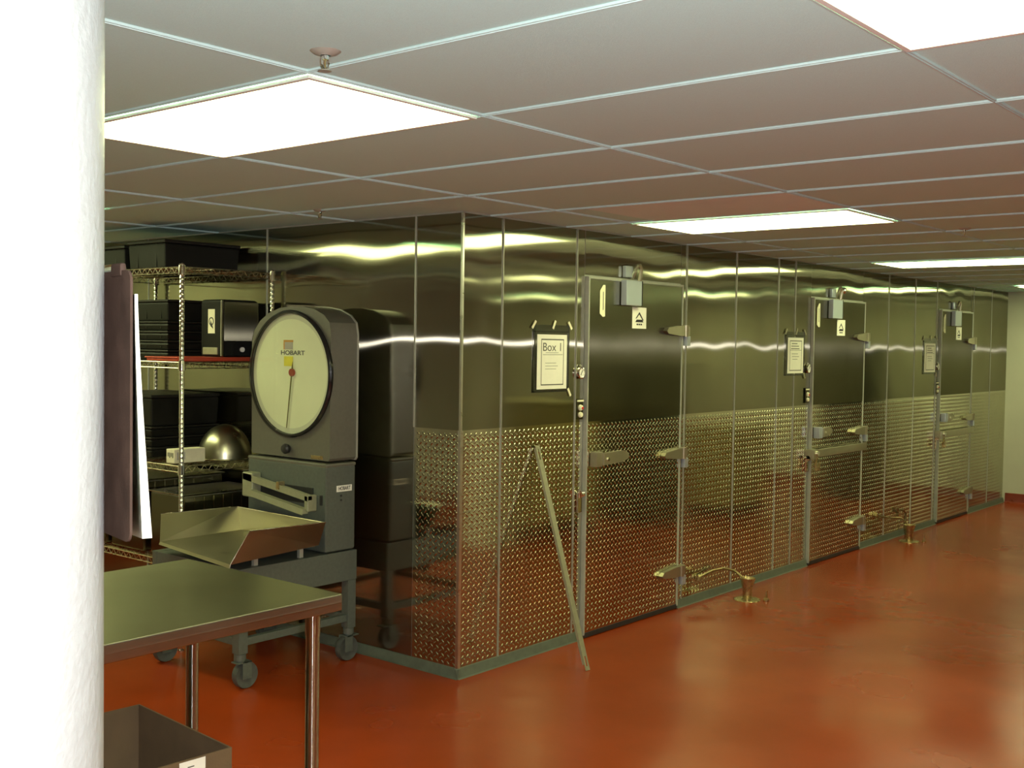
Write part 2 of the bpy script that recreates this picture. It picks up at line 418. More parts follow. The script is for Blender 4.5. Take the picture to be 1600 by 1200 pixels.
def hinge_mesh(parent, x, z, y):
    """strap hinge: tapering strap on the door, cam block and knuckle on the jamb"""
    b = prism(nb(), [(x - .22, z - .004), (x - .20, z + .016), (x - .06, z + .030), (x + .005, z + .030), (x + .005, z - .030), (x - .06, z - .032), (x - .20, z - .020)], 'Y', y - .030, y)
    bevel_all(b, .006)
    h = obj('hinge', b, 'cast', parent)
    obj('hinge_barrel', lathe(nb(), [(.0, -.036), (.020, -.034), (.022, .034), (.0, .036)], (x + .006, y - .020, z), 'Z', 16), 'cast', h)
    obj('hinge_leaf', bevel_all(bx(nb(), x + .012, x + .062, y - .020, y + .004, z - .030, z + .026), .006), 'cast', h)
    obj('mounting_block', bx(nb(), x + .018, x + .056, y - .026, y + .004, z - .090, z - .032, .003), 'flashblue', h)
    return h
def make_door(k, x0, x1):
    d = struct('door_%d' % (k + 1))
    yf = YW - .022
    obj('door_slab', bx(nb(), x0 + .004, x1 - .004, yf + .001, YW - .001, .030, DT), 'trimgrey', d, smooth=False)
    wavy('upper_skin', 'Y', x0 + .014, x1 - .014, ZD, DT - .012, yf, 'steeldoor', d, 400 + k, amp=.0003)
    lug_plate('tread_plate', 'Y', x0 + .012, x1 - .010, .032, ZD, yf, 'diamond', d)
    b = nb()
    bx(b, x0, x0 + .011, yf - .007, YW - .001, .02, DT + .004, .002); bx(b, x1 - .013, x1, yf - .007, YW - .001, .02, DT + .004, .002)
    bx(b, x0 + .014, x1 - .013, yf - .007, YW - .001, DT - .010, DT + .004, .002)
    obj('edge_trim', b, 'trimgrey', d)
    obj('door_sweep', bx(nb(), x0 + .003, x1 - .003, yf - .003, YW - .001, .004, .030, .002), 'black', d)
    for z in (1.70, .958, .238): hinge_mesh(d, x1 - .005, z, yf - .004)
    # latch handle: square strike block and tapering lever
    hz = .985
    b = bevel_all(bx(nb(), x0 + .035, x0 + .095, yf - .052, yf - .004, hz - .042, hz + .040), .005)
    h = obj('latch_handle', b, 'flashblue' if k else 'cast', d)
    w = .33 if k == 0 else .24
    b = prism(nb(), [(x0 + .095, hz - .034), (x0 + .095, hz + .030), (x0 + w - .05, hz + .036), (x0 + w, hz + .022), (x0 + w + .012, hz), (x0 + w, hz - .012), (x0 + w - .06, hz - .028)], 'Y', yf - .058, yf - .030)
    obj('lever', bevel_all(b, .006), 'cast', h)
    obj('release_pin', cyl(nb(), (x0 + .135, yf - .063, hz - .004), (x0 + .135, yf - .056, hz - .004), .010), 'chrome', h)
    # strike on the frame
    b = nb(); cyl(b, (x0 - .055, YW - .028, .80), (x0 - .025, YW - .028, .80), .020, .016); bx(b, x0 - .060, x0 - .022, YW - .022, YW - .004, .70, .81, .003)
    obj('strike', b, 'chrome', d)
    # overhead closer: plate on the door, hook and barrel on the frame above
    cx = x0 + (.46 if k == 0 else .41 if k == 1 else .42)
    cw = .155 if k == 0 else .17
    b = bx(nb(), cx - cw, cx, yf - .046, yf - .006, 1.832, DT - .002, .004)
    c = obj('door_closer', b, 'flashblue', d)
    obj('closer_edge', bx(nb(), cx, cx + .007, yf - .047, yf - .006, 1.834, DT - .002, .001), 'black', c)
    b = nb()
    tube(b, [(cx - .035, YW - .02, DT + .012), (cx - .040, YW - .045, DT + .050), (cx - .028, YW - .050, DT + .085), (cx - .002, YW - .050, DT + .090), (cx + .015, YW - .050, DT + .065), (cx + .012, YW - .046, DT + .020), (cx + .012, YW - .040, DT - .010)], .011, 8)
    obj('closer_hook', b, 'cast', c)
    obj('closer_bracket', bx(nb(), cx - .11, cx - .035, YW - .030, YW - .004, DT + .016, DT + .082, .006), 'flashblue', c)
    if k == 1:
        bb = nb(); bmesh.ops.create_uvsphere(bb, u_segments=18, v_segments=12, radius=.026, matrix=Matrix.Translation((cx + .045, YW - .050, DT + .072)))
        obj('closer_knob', bb, 'chrome', c)
    if k:
        # padlock bar across the door below the handle
        z0 = .835
        b = bx(nb(), x0 - .02, x1 + .01, yf - .040, yf - .022, z0 - .032, z0 + .026, .004)
        s = obj('lock_bar', b, 'cast', d)
        obj('bar_bracket', bx(nb(), x0 - .055, x0 + .02, YW - .072, YW - .002, z0 - .045, z0 + .030, .006), 'cast', s)
        obj('bar_knob', cyl(nb(), (x0 + .01, yf - .062, z0), (x0 + .01, yf - .040, z0), .018), 'chrome', s)
        b = nb(); tube(b, [(x0 + .005, yf - .045, z0 - .03), (x0 + .005, yf - .05, z0 - .07), (x0 + .03, yf - .05, z0 - .07), (x0 + .03, yf - .045, z0 - .03)], .006)
        bx(b, x0 - .008, x0 + .042, yf - .062, yf - .036, z0 - .125, z0 - .066, .004)
        obj('padlock', b, 'brass', s)
    return d
for k, (a, c) in enumerate(doors): make_door(k, a, c)

# stickers and signs on the doors
yf = YW - .0262
ordinal = ['nearest', 'middle', 'farthest']
for k, (x0, x1) in enumerate(doors):
    sx = [(5.055, 5.105), (7.815, 7.865), (10.52, 10.575)][k]
    b = prism(nb(), [(sx[0], 1.78), (sx[0] + .6 * (sx[1] - sx[0]), 1.762), (sx[1], 1.765), (sx[1], 1.938), (sx[0] + .6 * (sx[1] - sx[0]), 1.938), (sx[0], 1.905)], 'Y', yf - .0012, yf)
    st = obj('strip_sticker', b, 'papery')
    tag(st, 'tall narrow cream sticker at upper left of the %s cooler door' % ordinal[k], 'sticker', 'vertical stickers on cooler doors')
    obj('printed_line', bx(nb(), sx[0] + .55 * (sx[1] - sx[0]), sx[0] + .68 * (sx[1] - sx[0]), yf - .0018, yf - .0011, 1.80, 1.90), 'inkgrey', st, smooth=False)
    px = [(5.375, 5.520), (8.170, 8.318), (10.865, 11.02)][k]; pz = (1.705, 1.826)
    sg = obj('warning_sign', bx(nb(), px[0], px[1], yf - .0016, yf, pz[0], pz[1]), 'paper', smooth=False)
    tag(sg, 'small square white sign with black triangle mark on the %s cooler door' % ordinal[k], 'sign', 'triangle signs on cooler doors')
    cx = (px[0] + px[1]) / 2; y1 = yf - .0022; y0 = yf - .0015
    b = nb()
    prism(b, [(cx - .040, 1.762), (cx - .030, 1.762), (cx - .002, 1.786), (cx + .034, 1.752), (cx + .044, 1.752), (cx, 1.800)], 'Y', y1, y0)
    prism(b, [(cx - .042, 1.741), (cx + .042, 1.741), (cx + .030, 1.756), (cx - .028, 1.756)], 'Y', y1, y0)
    for q in range(3): bx(b, cx - .028 + q * .020, cx - .013 + q * .020, y1, y0, 1.724, 1.733)
    obj('printed_mark', b, 'ink', sg, smooth=False)

# notices in plastic pouches, gauges, switches beside the doors
def notice(name, x0, x1, z0, z1, pz, k, label):
    y = YW - .0075
    t = thing(name, label, 'notice', ((x0 + x1) / 2, YW, z0), 'notices beside cooler doors')
    obj('sleeve', bx(nb(), x0 - .022, x1 + .022, y - .0008, y, z0 - .012, pz), 'film', t, smooth=False)
    b = nb()
    for (a, c, e, f) in [(x0 - .026, x0 - .018, z0 - .014, pz + .004), (x1 + .012, x1 + .020, z0 - .014, pz + .004), (x0 - .026, x1 + .020, z0 - .016, z0 - .009), (x0 - .026, x1 + .020, z1 + .012, z1 + .018)]:
        bx(b, a, c, y - .0022, y - .0009, e, f)
    obj('sleeve_edge', b, 'rim', t, smooth=False)
    b = nb()
    rr = lambda a: Matrix.Rotation(a, 4, 'Y')
    for (cx, cz, a) in [(x0 - .03, pz, -.9), (x0 + (x1 - x0) * .55, pz + .002, -1.1), (x1 + .025, pz, .9), (x1 + .025, z0 - .02, 1.0)]:
        obj('tape', bx(nb(), cx - .024, cx + .024, y - .004, y - .0025, cz - .007, cz + .007, 0, rr(a)), 'papery' if k == 0 else 'cast', t, smooth=False)
    p = obj('paper_sheet', bx(nb(), x0, x1, y - .0018, y - .0009, z0, z1), 'paper', t, smooth=False)
    w, h = x1 - x0, z1 - z0; y1 = y - .0026
    b = nb()
    fx0, fx1, fz0, fz1 = x0 + .13 * w, x1 - .11 * w, z0 + .07 * h, z1 - .08 * h
    for (a, c, e, f) in [(fx0, fx0 + .004, fz0, fz1), (fx1 - .004, fx1, fz0, fz1), (fx0, fx1, fz0, fz0 + .006), (fx0, fx1, fz1 - .006, fz1)]:
        bx(b, a, c, y1, y - .0017, e, f)
    if k == 0:
        bx(b, fx0 + .15 * w, fx1 - .18 * w, y1, y - .0017, z0 + .665 * h, z0 + .672 * h)
        bx(b, fx0 + .06 * w, fx1 - .04 * w, y1, y - .0017, z0 + .628 * h, z0 + .636 * h)
        for q in range(3): bx(b, fx0 + .14 * w, fx0 + (.50 + .06 * (q % 2)) * w, y1, y - .0017, z0 + (.475 - .055 * q) * h, z0 + (.482 - .055 * q) * h)
        text_obj('printed_heading', 'Box 1', .062, face_my((fx0 + fx1) / 2, y - .0022, z0 + .765 * h), 'inkgrey', p, 0, .60 * w)
    else:
        for q, (a, c) in enumerate([(.25, .60), (.22, .70), (.20, .74)]): bx(b, x0 + a * w, x0 + c * w, y1, y - .0017, z0 + (.82 - .07 * q) * h, z0 + (.842 - .07 * q) * h)
        bx(b, fx0, fx1, y1, y - .0017, z0 + .645 * h, z0 + .655 * h)
        for q, (a, c) in enumerate([(.25, .65), (.28, .72), (.30, .62)]): bx(b, x0 + a * w, x0 + c * w, y1, y - .0017, z0 + (.54 - .075 * q) * h, z0 + (.552 - .075 * q) * h)
    obj('printed_frame', b, 'inkgrey', p, smooth=False)
    return t
notice('notice_sheet', 4.532, 4.785, 1.374, 1.658, 1.708, 0, 'paper headed Box 1 in a dark edged sleeve beside the nearest cooler door')
notice('notice_sheet', 7.385, 7.635, 1.425, 1.680, 1.722, 1, 'narrow looking paper notice in a sleeve left of the middle cooler door')
notice('notice_sheet', 10.10, 10.375, 1.405, 1.665, 1.712, 2, 'dim paper notice in a sleeve left of the farthest cooler door')
for k, x in enumerate((4.905, 7.71, 10.432)):
    y = YW - .008
    t = thing('thermometer_gauge', 'small round thermometer gauge on the strip left of the %s cooler door' % ordinal[k], 'gauge', (x, YW, 1.43), 'gauges beside cooler doors')
    obj('bezel', lathe(nb(), [(.0, y - .001), (.032, y - .001), (.032, y - .014), (.026, y - .016), (.026, y - .012), (0, y - .012)], (x, 0, 1.455), 'Y', 28), 'chrome', t)
    obj('gauge_face', lathe(nb(), [(.025, y - .0125), (0, y - .0130)], (x, 0, 1.455), 'Y', 28), 'white', t)
    obj('gauge_needle', bx(nb(), x - .002, x + .002, y - .0148, y - .0135, 1.443, 1.472, 0, Matrix.Rotation(.5, 4, 'Y')), 'ink', t, smooth=False)
    obj('hanger', cyl(nb(), (x, y - .001, 1.494), (x, y - .008, 1.494), .006, seg=12), 'trim', t)
    t = thing('light_switch', 'light switch with pilot lamp below the gauge beside the %s cooler door' % ordinal[k], 'switch', (x, YW, 1.20), 'switches beside cooler doors')
    obj('switch_plate', bx(nb(), x - .028, x + .030, y - .006, y, 1.205, 1.315, .002), 'steeldoor', t)
    obj('plate_rim', bx(nb(), x - .028, x + .030, y - .010, y - .005, 1.300, 1.310, .001), 'papery', t)
    obj('pilot_lamp', lathe(nb(), [(0, y - .018), (.014, y - .016), (.017, y - .006)], (x + .002, 0, 1.268), 'Y', 18), 'papery', t)
    obj('pilot_button', lathe(nb(), [(0, y - .022), (.007, y - .020), (.008, y - .015)], (x + .008, 0, 1.266), 'Y', 14), 'redled', t)
    obj('toggle_button', lathe(nb(), [(0, y - .018), (.013, y - .016), (.016, y - .006)], (x + .002, 0, 1.230), 'Y', 18), 'papery', t)

# ---------------------------------------------------------------- ceiling lights and sprinklers
def make_light():
    t = thing('ceiling_light', 'x', 'ceiling light')
    w, l = GDX - .022, GDY - .022
    b = nb()
    bx(b, -w / 2, -w / 2 + .014, -l / 2, l / 2, -.004, .004, .001); bx(b, w / 2 - .014, w / 2, -l / 2, l / 2, -.004, .004, .001)
    bx(b, -w / 2 + .014, w / 2 - .014, -l / 2, -l / 2 + .014, -.004, .004, .001); bx(b, -w / 2 + .014, w / 2 - .014, l / 2 - .014, l / 2, -.004, .004, .001)
    obj('light_frame', b, 'white', t)
    obj('diffuser', bx(nb(), -w / 2 + .014, w / 2 - .014, -l / 2 + .014, l / 2 - .014, -.001, .003), 'lamp', t, smooth=False)
    return t
fx = {(0, 0): 'large bright ceiling light panel next to the white column',
      (5, 0): 'bright ceiling light panel in front of the nearest cooler door',
      (10, 0): 'third ceiling light panel away, long thin and cut by the right edge',
      (15.7, 0): 'farthest and smallest ceiling light panel near the far cream wall',
      (0, -2): 'bright ceiling light panel cut off by the top right corner'}
L0 = None
for i in (-5, 0, 5, 10, 15.7):
    for j in (-4, -2, 0):
        o = make_light() if L0 is None else copy_tree(L0)
        if L0 is None: L0 = o
        o.location = (GX0 + GDX * (i + .5), GY0 + GDY * (j + .5), ZC - .004)
        o['label'] = fx.get((i, j), 'ceiling light panel outside the view, over the open floor')
        o['group'] = 'fluorescent ceiling panels'
for y in (5.57, 6.74):
    o = copy_tree(L0); o.location = (GX0 + GDX * 1.5, y, ZC - .004)
    o['label'] = 'ceiling light panel hidden behind the white pillar'; o['group'] = 'fluorescent ceiling panels'
def make_sprinkler():
    t = thing('fire_sprinkler', 'x', 'sprinkler', (0, 0, 0))
    obj('escutcheon', lathe(nb(), [(.012, -.010), (.026, -.006), (.034, 0), (.032, .001)], seg=28), 'trimgrey', t)
    b = nb(); cyl(b, (0, 0, 0), (0, 0, -.018), .009, .007, 14)
    for s in (-1, 1): tube(b, [(s * .008, 0, -.010), (s * .0105, 0, -.024), (s * .008, 0, -.034), (0, 0, -.040)], .0022, 8)
    obj('sprinkler_frame', b, 'chrome', t)
    obj('bulb', cyl(nb(), (0, 0, -.018), (0, 0, -.036), .0022, seg=10), 'brass', t)
    obj('deflector', lathe(nb(), [(0, -.040), (.013, -.041), (.014, -.043), (0, -.043)], seg=20), 'trimgrey', t)
    return t
S0 = make_sprinkler()
for k, (x, y, lb) in enumerate([(1.625, 1.885, 'chrome fire sprinkler on the ceiling just above the nearest light panel'),
                                (3.563, 4.163, 'small fire sprinkler on the ceiling above the dial scale'),
                                (5.93, 1.925, 'small fire sprinkler on the ceiling at right, beyond the second light panel')]):
    o = S0 if k == 0 else copy_tree(S0)
    o.location = (x, y, ZC + .006); o['label'] = lb; o['group'] = 'ceiling sprinklers'

# ---------------------------------------------------------------- column and clipboard
CX, CY, CR = .536, 1.309, .20
b = lathe(nb(), [(CR, 0), (CR, ZC + .006)], (CX, CY, 0), 'Z', 96, True)
o = obj('pillar', b, 'colwhite'); tag(o, 'round white painted pillar filling the left edge of the view', 'pillar')
dv = Vector((math.cos(math.radians(59.6)), math.sin(math.radians(59.6)), 0)); sv = Vector((dv.y, -dv.x, 0))
dl = math.radians(18); nv = math.cos(dl) * sv + math.sin(dl) * dv; tv = -math.sin(dl) * sv + math.cos(dl) * dv
base = Vector((CX, CY, 0)) + (CR + .002) * nv
FR = Matrix((( -tv.x, nv.x, 0, base.x), (-tv.y, nv.y, 0, base.y), (0, 0, 1, 1.372), (0, 0, 0, 1)))   # local x towards the camera, y out of the pillar
t = thing('clipboard', 'brown hardboard clipboard with white papers hanging on the white pillar', 'clipboard', (base.x, base.y, 1.372))
def rrect(x0, x1, z0, z1, r, n=6):
    pts = []
    for cx, cz, a0 in [(x1 - r, z0 + r, -PI / 2), (x1 - r, z1 - r, 0), (x0 + r, z1 - r, PI / 2), (x0 + r, z0 + r, PI)]:
        for k in range(n + 1):
            a = a0 + PI / 2 * k / n; pts.append((cx + r * math.cos(a), cz + r * math.sin(a)))
    return pts
b = prism(nb(), rrect(-.115, .115, 0, .313, .014), 'Y', 0, .003); bmesh.ops.transform(b, matrix=FR, verts=b.verts)
obj('board', b, 'hard', t)
vs, fs = [], []
for k in range(2):
    for j in range(13):
        z = .285 - .280 * j / 12; q = (j / 12) ** 1.3
        off = .0045 + .003 * k + q * (.006 + .008 * k)
        for x in (-.105, -.03, .05, .1165 + .0015 * k + q * .003):
            vs.append(tuple(FR @ Vector((x, off + (max(0, x) * 9) ** 2 * .002 * q, z))))
for k in range(2):
    for j in range(12):
        for i in range(3):
            a = k * 52 + j * 4 + i; fs.append((a, a + 1, a + 5, a + 4))
for j in range(12):          # near edge joining front and back sheet: a thick pad of papers
    a = j * 4 + 3; fs.append((a, a + 4, a + 56, a + 52))
fs.append((48, 49, 101, 100)); fs.append((49, 50, 102, 101)); fs.append((50, 51, 103, 102))
obj_p = pyobj('papers', vs, fs, 'paper', t)
b = nb(); bx(b, -.05, .05, .003, .014, .285, .318, .003); cyl(b, (-.05, .012, .318), (.05, .012, .318), .006, seg=12)
bmesh.ops.transform(b, matrix=FR, verts=b.verts)
obj('clip', b, 'chrome', t)
b = nb(); bx(b, .052, .086, -.002, .006, .306, .322, .003); bmesh.ops.transform(b, matrix=FR, verts=b.verts)
obj('hanging_tab', b, 'hard', t)

# ---------------------------------------------------------------- steel work table
TX0, TX1, TY0, TY1, TZ = .36, 2.205, 2.462, 3.235, .87
t = thing('work_table', 'long stainless steel work table with tubular legs beside the pillar', 'table', ((TX0 + TX1) / 2, (TY0 + TY1) / 2, 0))
b = nb()
pr = [(0, TZ - .052), (.012, TZ - .055), (.014, TZ - .050), (.004, TZ - .046), (.004, TZ - .010), (.010, TZ - .004)]
bx(b, TX0, TX1, TY0, TY1, TZ - .050, TZ, .005)
obj('table_top', b, 'tabletop', t)
obj('hat_channel', bx(nb(), TX0 + .1, TX1 - .1, (TY0 + TY1) / 2 - .05, (TY0 + TY1) / 2 + .05, TZ - .075, TZ - .0505), 'galv', t, smooth=False)
for x in (2.155, .42):
    for y in (2.535, 3.135):
        b = nb(); cyl(b, (x, y, .07), (x, y, TZ - .051), .0205, seg=28)
        lg = obj('leg', b, 'polished', t)
        obj('leg_socket', lathe(nb(), [(.0225, TZ - .125), (.0225, TZ - .060), (.030, TZ - .052)], (x, y, 0), 'Z', 24), 'polished', lg)
        obj('foot', lathe(nb(), [(0, 0), (.016, .001), (.020, .02), (.024, .071), (.0206, .075)], (x, y, 0), 'Z', 24), 'chrome', lg)

# ---------------------------------------------------------------- cardboard box with bag
t = thing('cardboard_box', 'open brown cardboard box on the floor under the steel table', 'box', (1.66, 2.88, 0))
bc = Vector((1.665, 2.90, 0)); hx, hy, hz = .285, .265, .452
R5 = Matrix.Translation(bc) @ Matrix.Rotation(math.radians(-4), 4, 'Z')
b = nb(); w = .006
bx(b, -hx, hx, -hy, -hy + w, 0, hz); bx(b, -hx, hx, hy - w, hy, 0, hz); bx(b, -hx, -hx + w, -hy + w, hy - w, 0, hz); bx(b, hx - w, hx, -hy + w, hy - w, 0, hz); bx(b, -hx + w, hx - w, -hy + w, hy - w, 0, .006)
bmesh.ops.transform(b, matrix=R5, verts=b.verts)
obj('box_body', b, 'cardboard', t, smooth=False)
b = bx(nb(), .120, .200, -hy - .0012, -hy, .36, hz - .004); bmesh.ops.transform(b, matrix=R5, verts=b.verts)
lb = obj('box_label', b, 'paper', t, smooth=False)
b = nb(); bx(b, .145, .165, -hy - .0018, -hy - .001, .429, .432); bmesh.ops.transform(b, matrix=R5, verts=b.verts)
obj('label_print', b, 'inkgrey', lb, smooth=False)
b = bx(nb(), .178, .182, -hy - .0018, -hy - .001, .385, .400); bmesh.ops.transform(b, matrix=R5, verts=b.verts); obj('label_print', b, 'inkgrey', lb, smooth=False)
r = random.Random(3); vs, fs = [], []; n = 22
for j in range(n):
    for i in range(n):
        u, v = i / (n - 1), j / (n - 1)
        x = -hx + .02 + u * (2 * hx - .16); y = -hy + .02 + v * (2 * hy - .04)
        z = .285 + .15 * math.sin(PI * u) * (.4 + .6 * v) + .045 * math.sin(9 * u + 4 * v) * math.cos(7 * v) + r.uniform(-.014, .014)
        vs.append(tuple(R5 @ Vector((x + r.uniform(-.006, .006), y, z))))
for j in range(n - 1):
    for i in range(n - 1):
        a = j * n + i; fs.append((a, a + 1, a + n + 1, a + n))
o = pyobj('plastic_bag', vs, fs, 'bag', None, False); tag(o, 'crumpled clear plastic bag inside the cardboard box', 'bag')

# ---------------------------------------------------------------- dial scale on its cart
t = thing('dial_scale', 'large grey dial scale with round glass face standing on its wheeled frame', 'scale', (3.5, 4.5, 0))
# frame
AY0, AY1, AX0, AX1 = 4.20, 4.90, 3.135, 3.855
b = nb()
bx(b, AX0, AX1, AY0, AY0 + .04, .41, .56, .003); bx(b, AX0, AX1, AY1 - .04, AY1, .41, .56, .003)
bx(b, AX0, AX0 + .04, AY0 + .04, AY1 - .04, .41, .56, .003); bx(b, AX1 - .04, AX1, AY0 + .04, AY1 - .04, .41, .56, .003)
bx(b, AX0 + .04, AX1 - .04, AY0 + .04, AY1 - .04, .535, .558)
fr = obj('frame_apron', b, 'scaledark', t)
for x in (AX0 + .028, AX1 - .028):
    for y in (AY0 + .028, AY1 - .028):
        lg = obj('leg', bx(nb(), x - .026, x + .026, y - .026, y + .026, .165, .41, .004), 'scaledark', t)
        cs = nb(); cyl(cs, (x, y, .135), (x, y, .165), .028, seg=18); cyl(cs, (x, y, .125), (x, y, .140), .020, seg=18)
        ox = .028 if x < 3.5 else -.012
        bx(cs, x + ox - .030, x + ox + .020, y - .026, y - .022, .048, .128, .001); bx(cs, x + ox - .030, x + ox + .020, y + .022, y + .026, .048, .128, .001)
        bx(cs, x - .030, x + .048, y - .026, y + .026, .122, .128, .001)
        ca = obj('caster', cs, 'scaledark', t)
        obj('wheel', lathe(nb(), [(0, y - .010), (.022, y - .012), (.046, y - .014), (.060, y - .018), (.0625, y - .010), (.0625, y + .010), (.060, y + .018), (.046, y + .014), (.022, y + .012), (0, y + .010)], (x + ox, 0, .0625), 'Y', 32), 'caster', ca)
        obj('wheel_hub', cyl(nb(), (x + ox, y - .020, .0625), (x + ox, y + .020, .0625), .016, seg=16), 'galv', ca)
b = nb()
bx(b, AX0 + .05, AX1 - .05, AY0 + .012, AY0 + .044, .20, .235, .003); bx(b, AX0 + .05, AX1 - .05, AY1 - .044, AY1 - .012, .20, .235, .003)
bx(b, AX0 + .012, AX0 + .044, AY0 + .05, AY1 - .05, .20, .235, .003); bx(b, AX1 - .044, AX1 - .012, AY0 + .05, AY1 - .05, .20, .235, .003)
obj('lower_rail', b, 'scaledark', t)
b = nb(); bx(b, 3.40, 3.58, 4.36, 4.46, .36, .41, .01); cyl(b, (3.42, 4.34, .36), (3.42, 4.48, .36), .03); cyl(b, (3.55, 4.34, .36), (3.55, 4.48, .36), .022)
obj('lever_housing', b, 'black', t)
# platform rods
b = nb(); bx(b, 3.12, 3.60, 4.22, 4.80, .604, .6185, .002)
obj('platform', b, 'galv', t)
for x in (3.25, 3.52):
    for y in (4.235, 4.78): obj('platform_peg', bx(nb(), x - .012, x + .012, y - .008, y + .012, .556, .606, .002), 'trimgrey', t)
# body
bd = obj('body_housing', bx(nb(), 3.645, 3.842, 4.200, 4.815, .566, .992, .012), 'scaledark', t)
b = bx(nb(), 3.6445, 3.6440 + .2, 4.1985, 4.8165, .985, 1.006, .008)
obj('housing_cap', b, 'scale', bd)
obj('nameplate', bx(nb(), 3.715, 3.815, 4.1975, 4.2005, .862, .893, .001), 'paper', bd)
text_obj('nameplate_text', 'HOBART', .026, face_my(3.765, 4.1970, .8775), 'ink', bd, .0004, .078)
b = nb()
for z in (.842, .820): cyl(b, (3.745, 4.1975, z), (3.745, 4.2005, z), .006, seg=12)
obj('screw_hole', b, 'black', bd)
# tare beam in a recessed cream guard on the front of the housing
b = nb(); p0, p1 = (3.600, 4.745, .905), (3.600, 4.285, .850)
def slat(bb, ya, za, yb, zb, h, x0=3.585, x1=3.615): prism(bb, [(ya, za - h), (yb, zb - h), (yb, zb + h), (ya, za + h)], 'X', x0, x1)
slat(b, 4.775, .905, 4.262, .838, .014); slat(b, 4.70, .828, 4.275, .772, .013, 3.560, 3.600)
bx(b, 3.585, 3.644, 4.70, 4.785, .80, .925, .006); bx(b, 3.585, 3.644, 4.262, 4.290, .770, .850, .003)
tb = obj('tare_beam', bevel_all(b, .003), 'barcream', t)
obj('beam_recess_shade', bx(nb(), 3.640, 3.6452, 4.29, 4.70, .80, .88), 'black', tb, smooth=False)  # black plate standing in for the shade behind the beam
obj('beam_poise', bx(nb(), 3.578, 3.62, 4.48, 4.50, .86, .90, .003), 'brass', tb)
obj('finger_slot', bx(nb(), 3.6405, 3.6452, 4.222, 4.240, .80, .85, .004), 'black', tb)
# neck and dial head
obj('neck', bx(nb(), 3.70, 3.80, 4.40, 4.60, 1.004, 1.022), 'black', t)
hp = [(4.195, 1.030), (4.205, 1.017), (4.800, 1.017), (4.810, 1.030), (4.812, 1.600), (4.795, 1.655), (4.745, 1.708), (4.68, 1.745), (4.59, 1.772), (4.50, 1.780), (4.41, 1.778), (4.32, 1.765), (4.245, 1.735), (4.205, 1.698), (4.193, 1.640)]
b = prism(nb(), hp, 'X', 3.665, 3.838); bevel_all(b, .008)
hd = obj('dial_head', b, 'scale', t)
DY, DZ = 4.492, 1.440
obj('back_shell', prism(nb(), [(DY + (y - DY) * 1.012, 1.39 + (z - 1.39) * 1.01) for y, z in hp], 'X', 3.836, 3.846), 'trimgrey', hd)
obj('dial_rim', lathe(nb(), [(.318, 3.666), (.322, 3.652), (.316, 3.644), (.306, 3.643), (.302, 3.650), (.302, 3.664)], (0, DY, DZ), 'X', 96), 'rim', t)
f = obj('dial_face', lathe(nb(), [(.3025, 3.6625), (0, 3.6625)], (0, DY, DZ), 'X', 96), 'dial', t)
obj('dial_scale_ring', lathe(nb(), [(.300, 3.6612), (.276, 3.6618), (.276, 3.6622), (.300, 3.6622)], (0, DY, DZ), 'X', 96), 'dialring', f)
b = nb()
for k in range(100):
    a = 2 * PI * k / 100; l_ = .012 if k % 5 else .020
    q = Matrix.Translation((3.6611, DY, DZ)) @ Matrix.Rotation(a, 4, 'X')
    bb = bmesh.ops.create_cube(b, size=1)['verts']
    bmesh.ops.scale(b, verts=bb, vec=(.0006, .0010, l_)); bmesh.ops.translate(b, verts=bb, vec=(0, 0, .284)); bmesh.ops.transform(b, matrix=q, verts=bb)
obj('graduations', b, 'dialring', f, smooth=False)
text_obj('dial_text', 'HOBART', .031, face_mx(3.6612, 4.478, 1.545), 'inkgrey', f, .0006, .185)
obj('yellow_mark', bx(nb(), 3.6606, 3.6618, 4.475, 4.545, 1.478, 1.528), 'yellow', f, smooth=False)
obj('grey_mark', bx(nb(), 3.6606, 3.6618, 4.478, 4.545, 1.562, 1.606), 'greysticker', f, smooth=False)
b = nb(); bx(b, 3.6604, 3.6616, 4.474, 4.549, 1.600, 1.610); bx(b, 3.6604, 3.6616, 4.540, 4.549, 1.562, 1.600); obj('mark_border', b, 'orange', f, smooth=False)
b = prism(nb(), [(4.472, 1.44), (4.482, 1.44), (4.517, 1.166), (4.511, 1.164)], 'X', 3.6545, 3.6560); prism(b, [(4.466, 1.45), (4.484, 1.45), (4.470, 1.502)], 'X', 3.6545, 3.6560)
nd = obj('dial_needle', b, 'needle', t)
obj('needle_hub', cyl(nb(), (3.650, 4.476, 1.447), (3.6615, 4.476, 1.447), .019, seg=24), 'redneedle', nd)
obj('dial_glass', lathe(nb(), [(.3024, 3.6478), (.15, 3.6468), (0, 3.6464)], (0, DY, DZ), 'X', 64), 'glass', t)
obj('zero_knob', lathe(nb(), [(0, 3.628), (.020, 3.630), (.026, 3.640), (.024, 3.656), (.016, 3.666)], (0, 4.507, 1.060), 'X', 24), 'black', t)
obj('badge', bx(nb(), 3.6628, 3.6655, 4.245, 4.335, 1.022, 1.040, .001), 'brass', t)
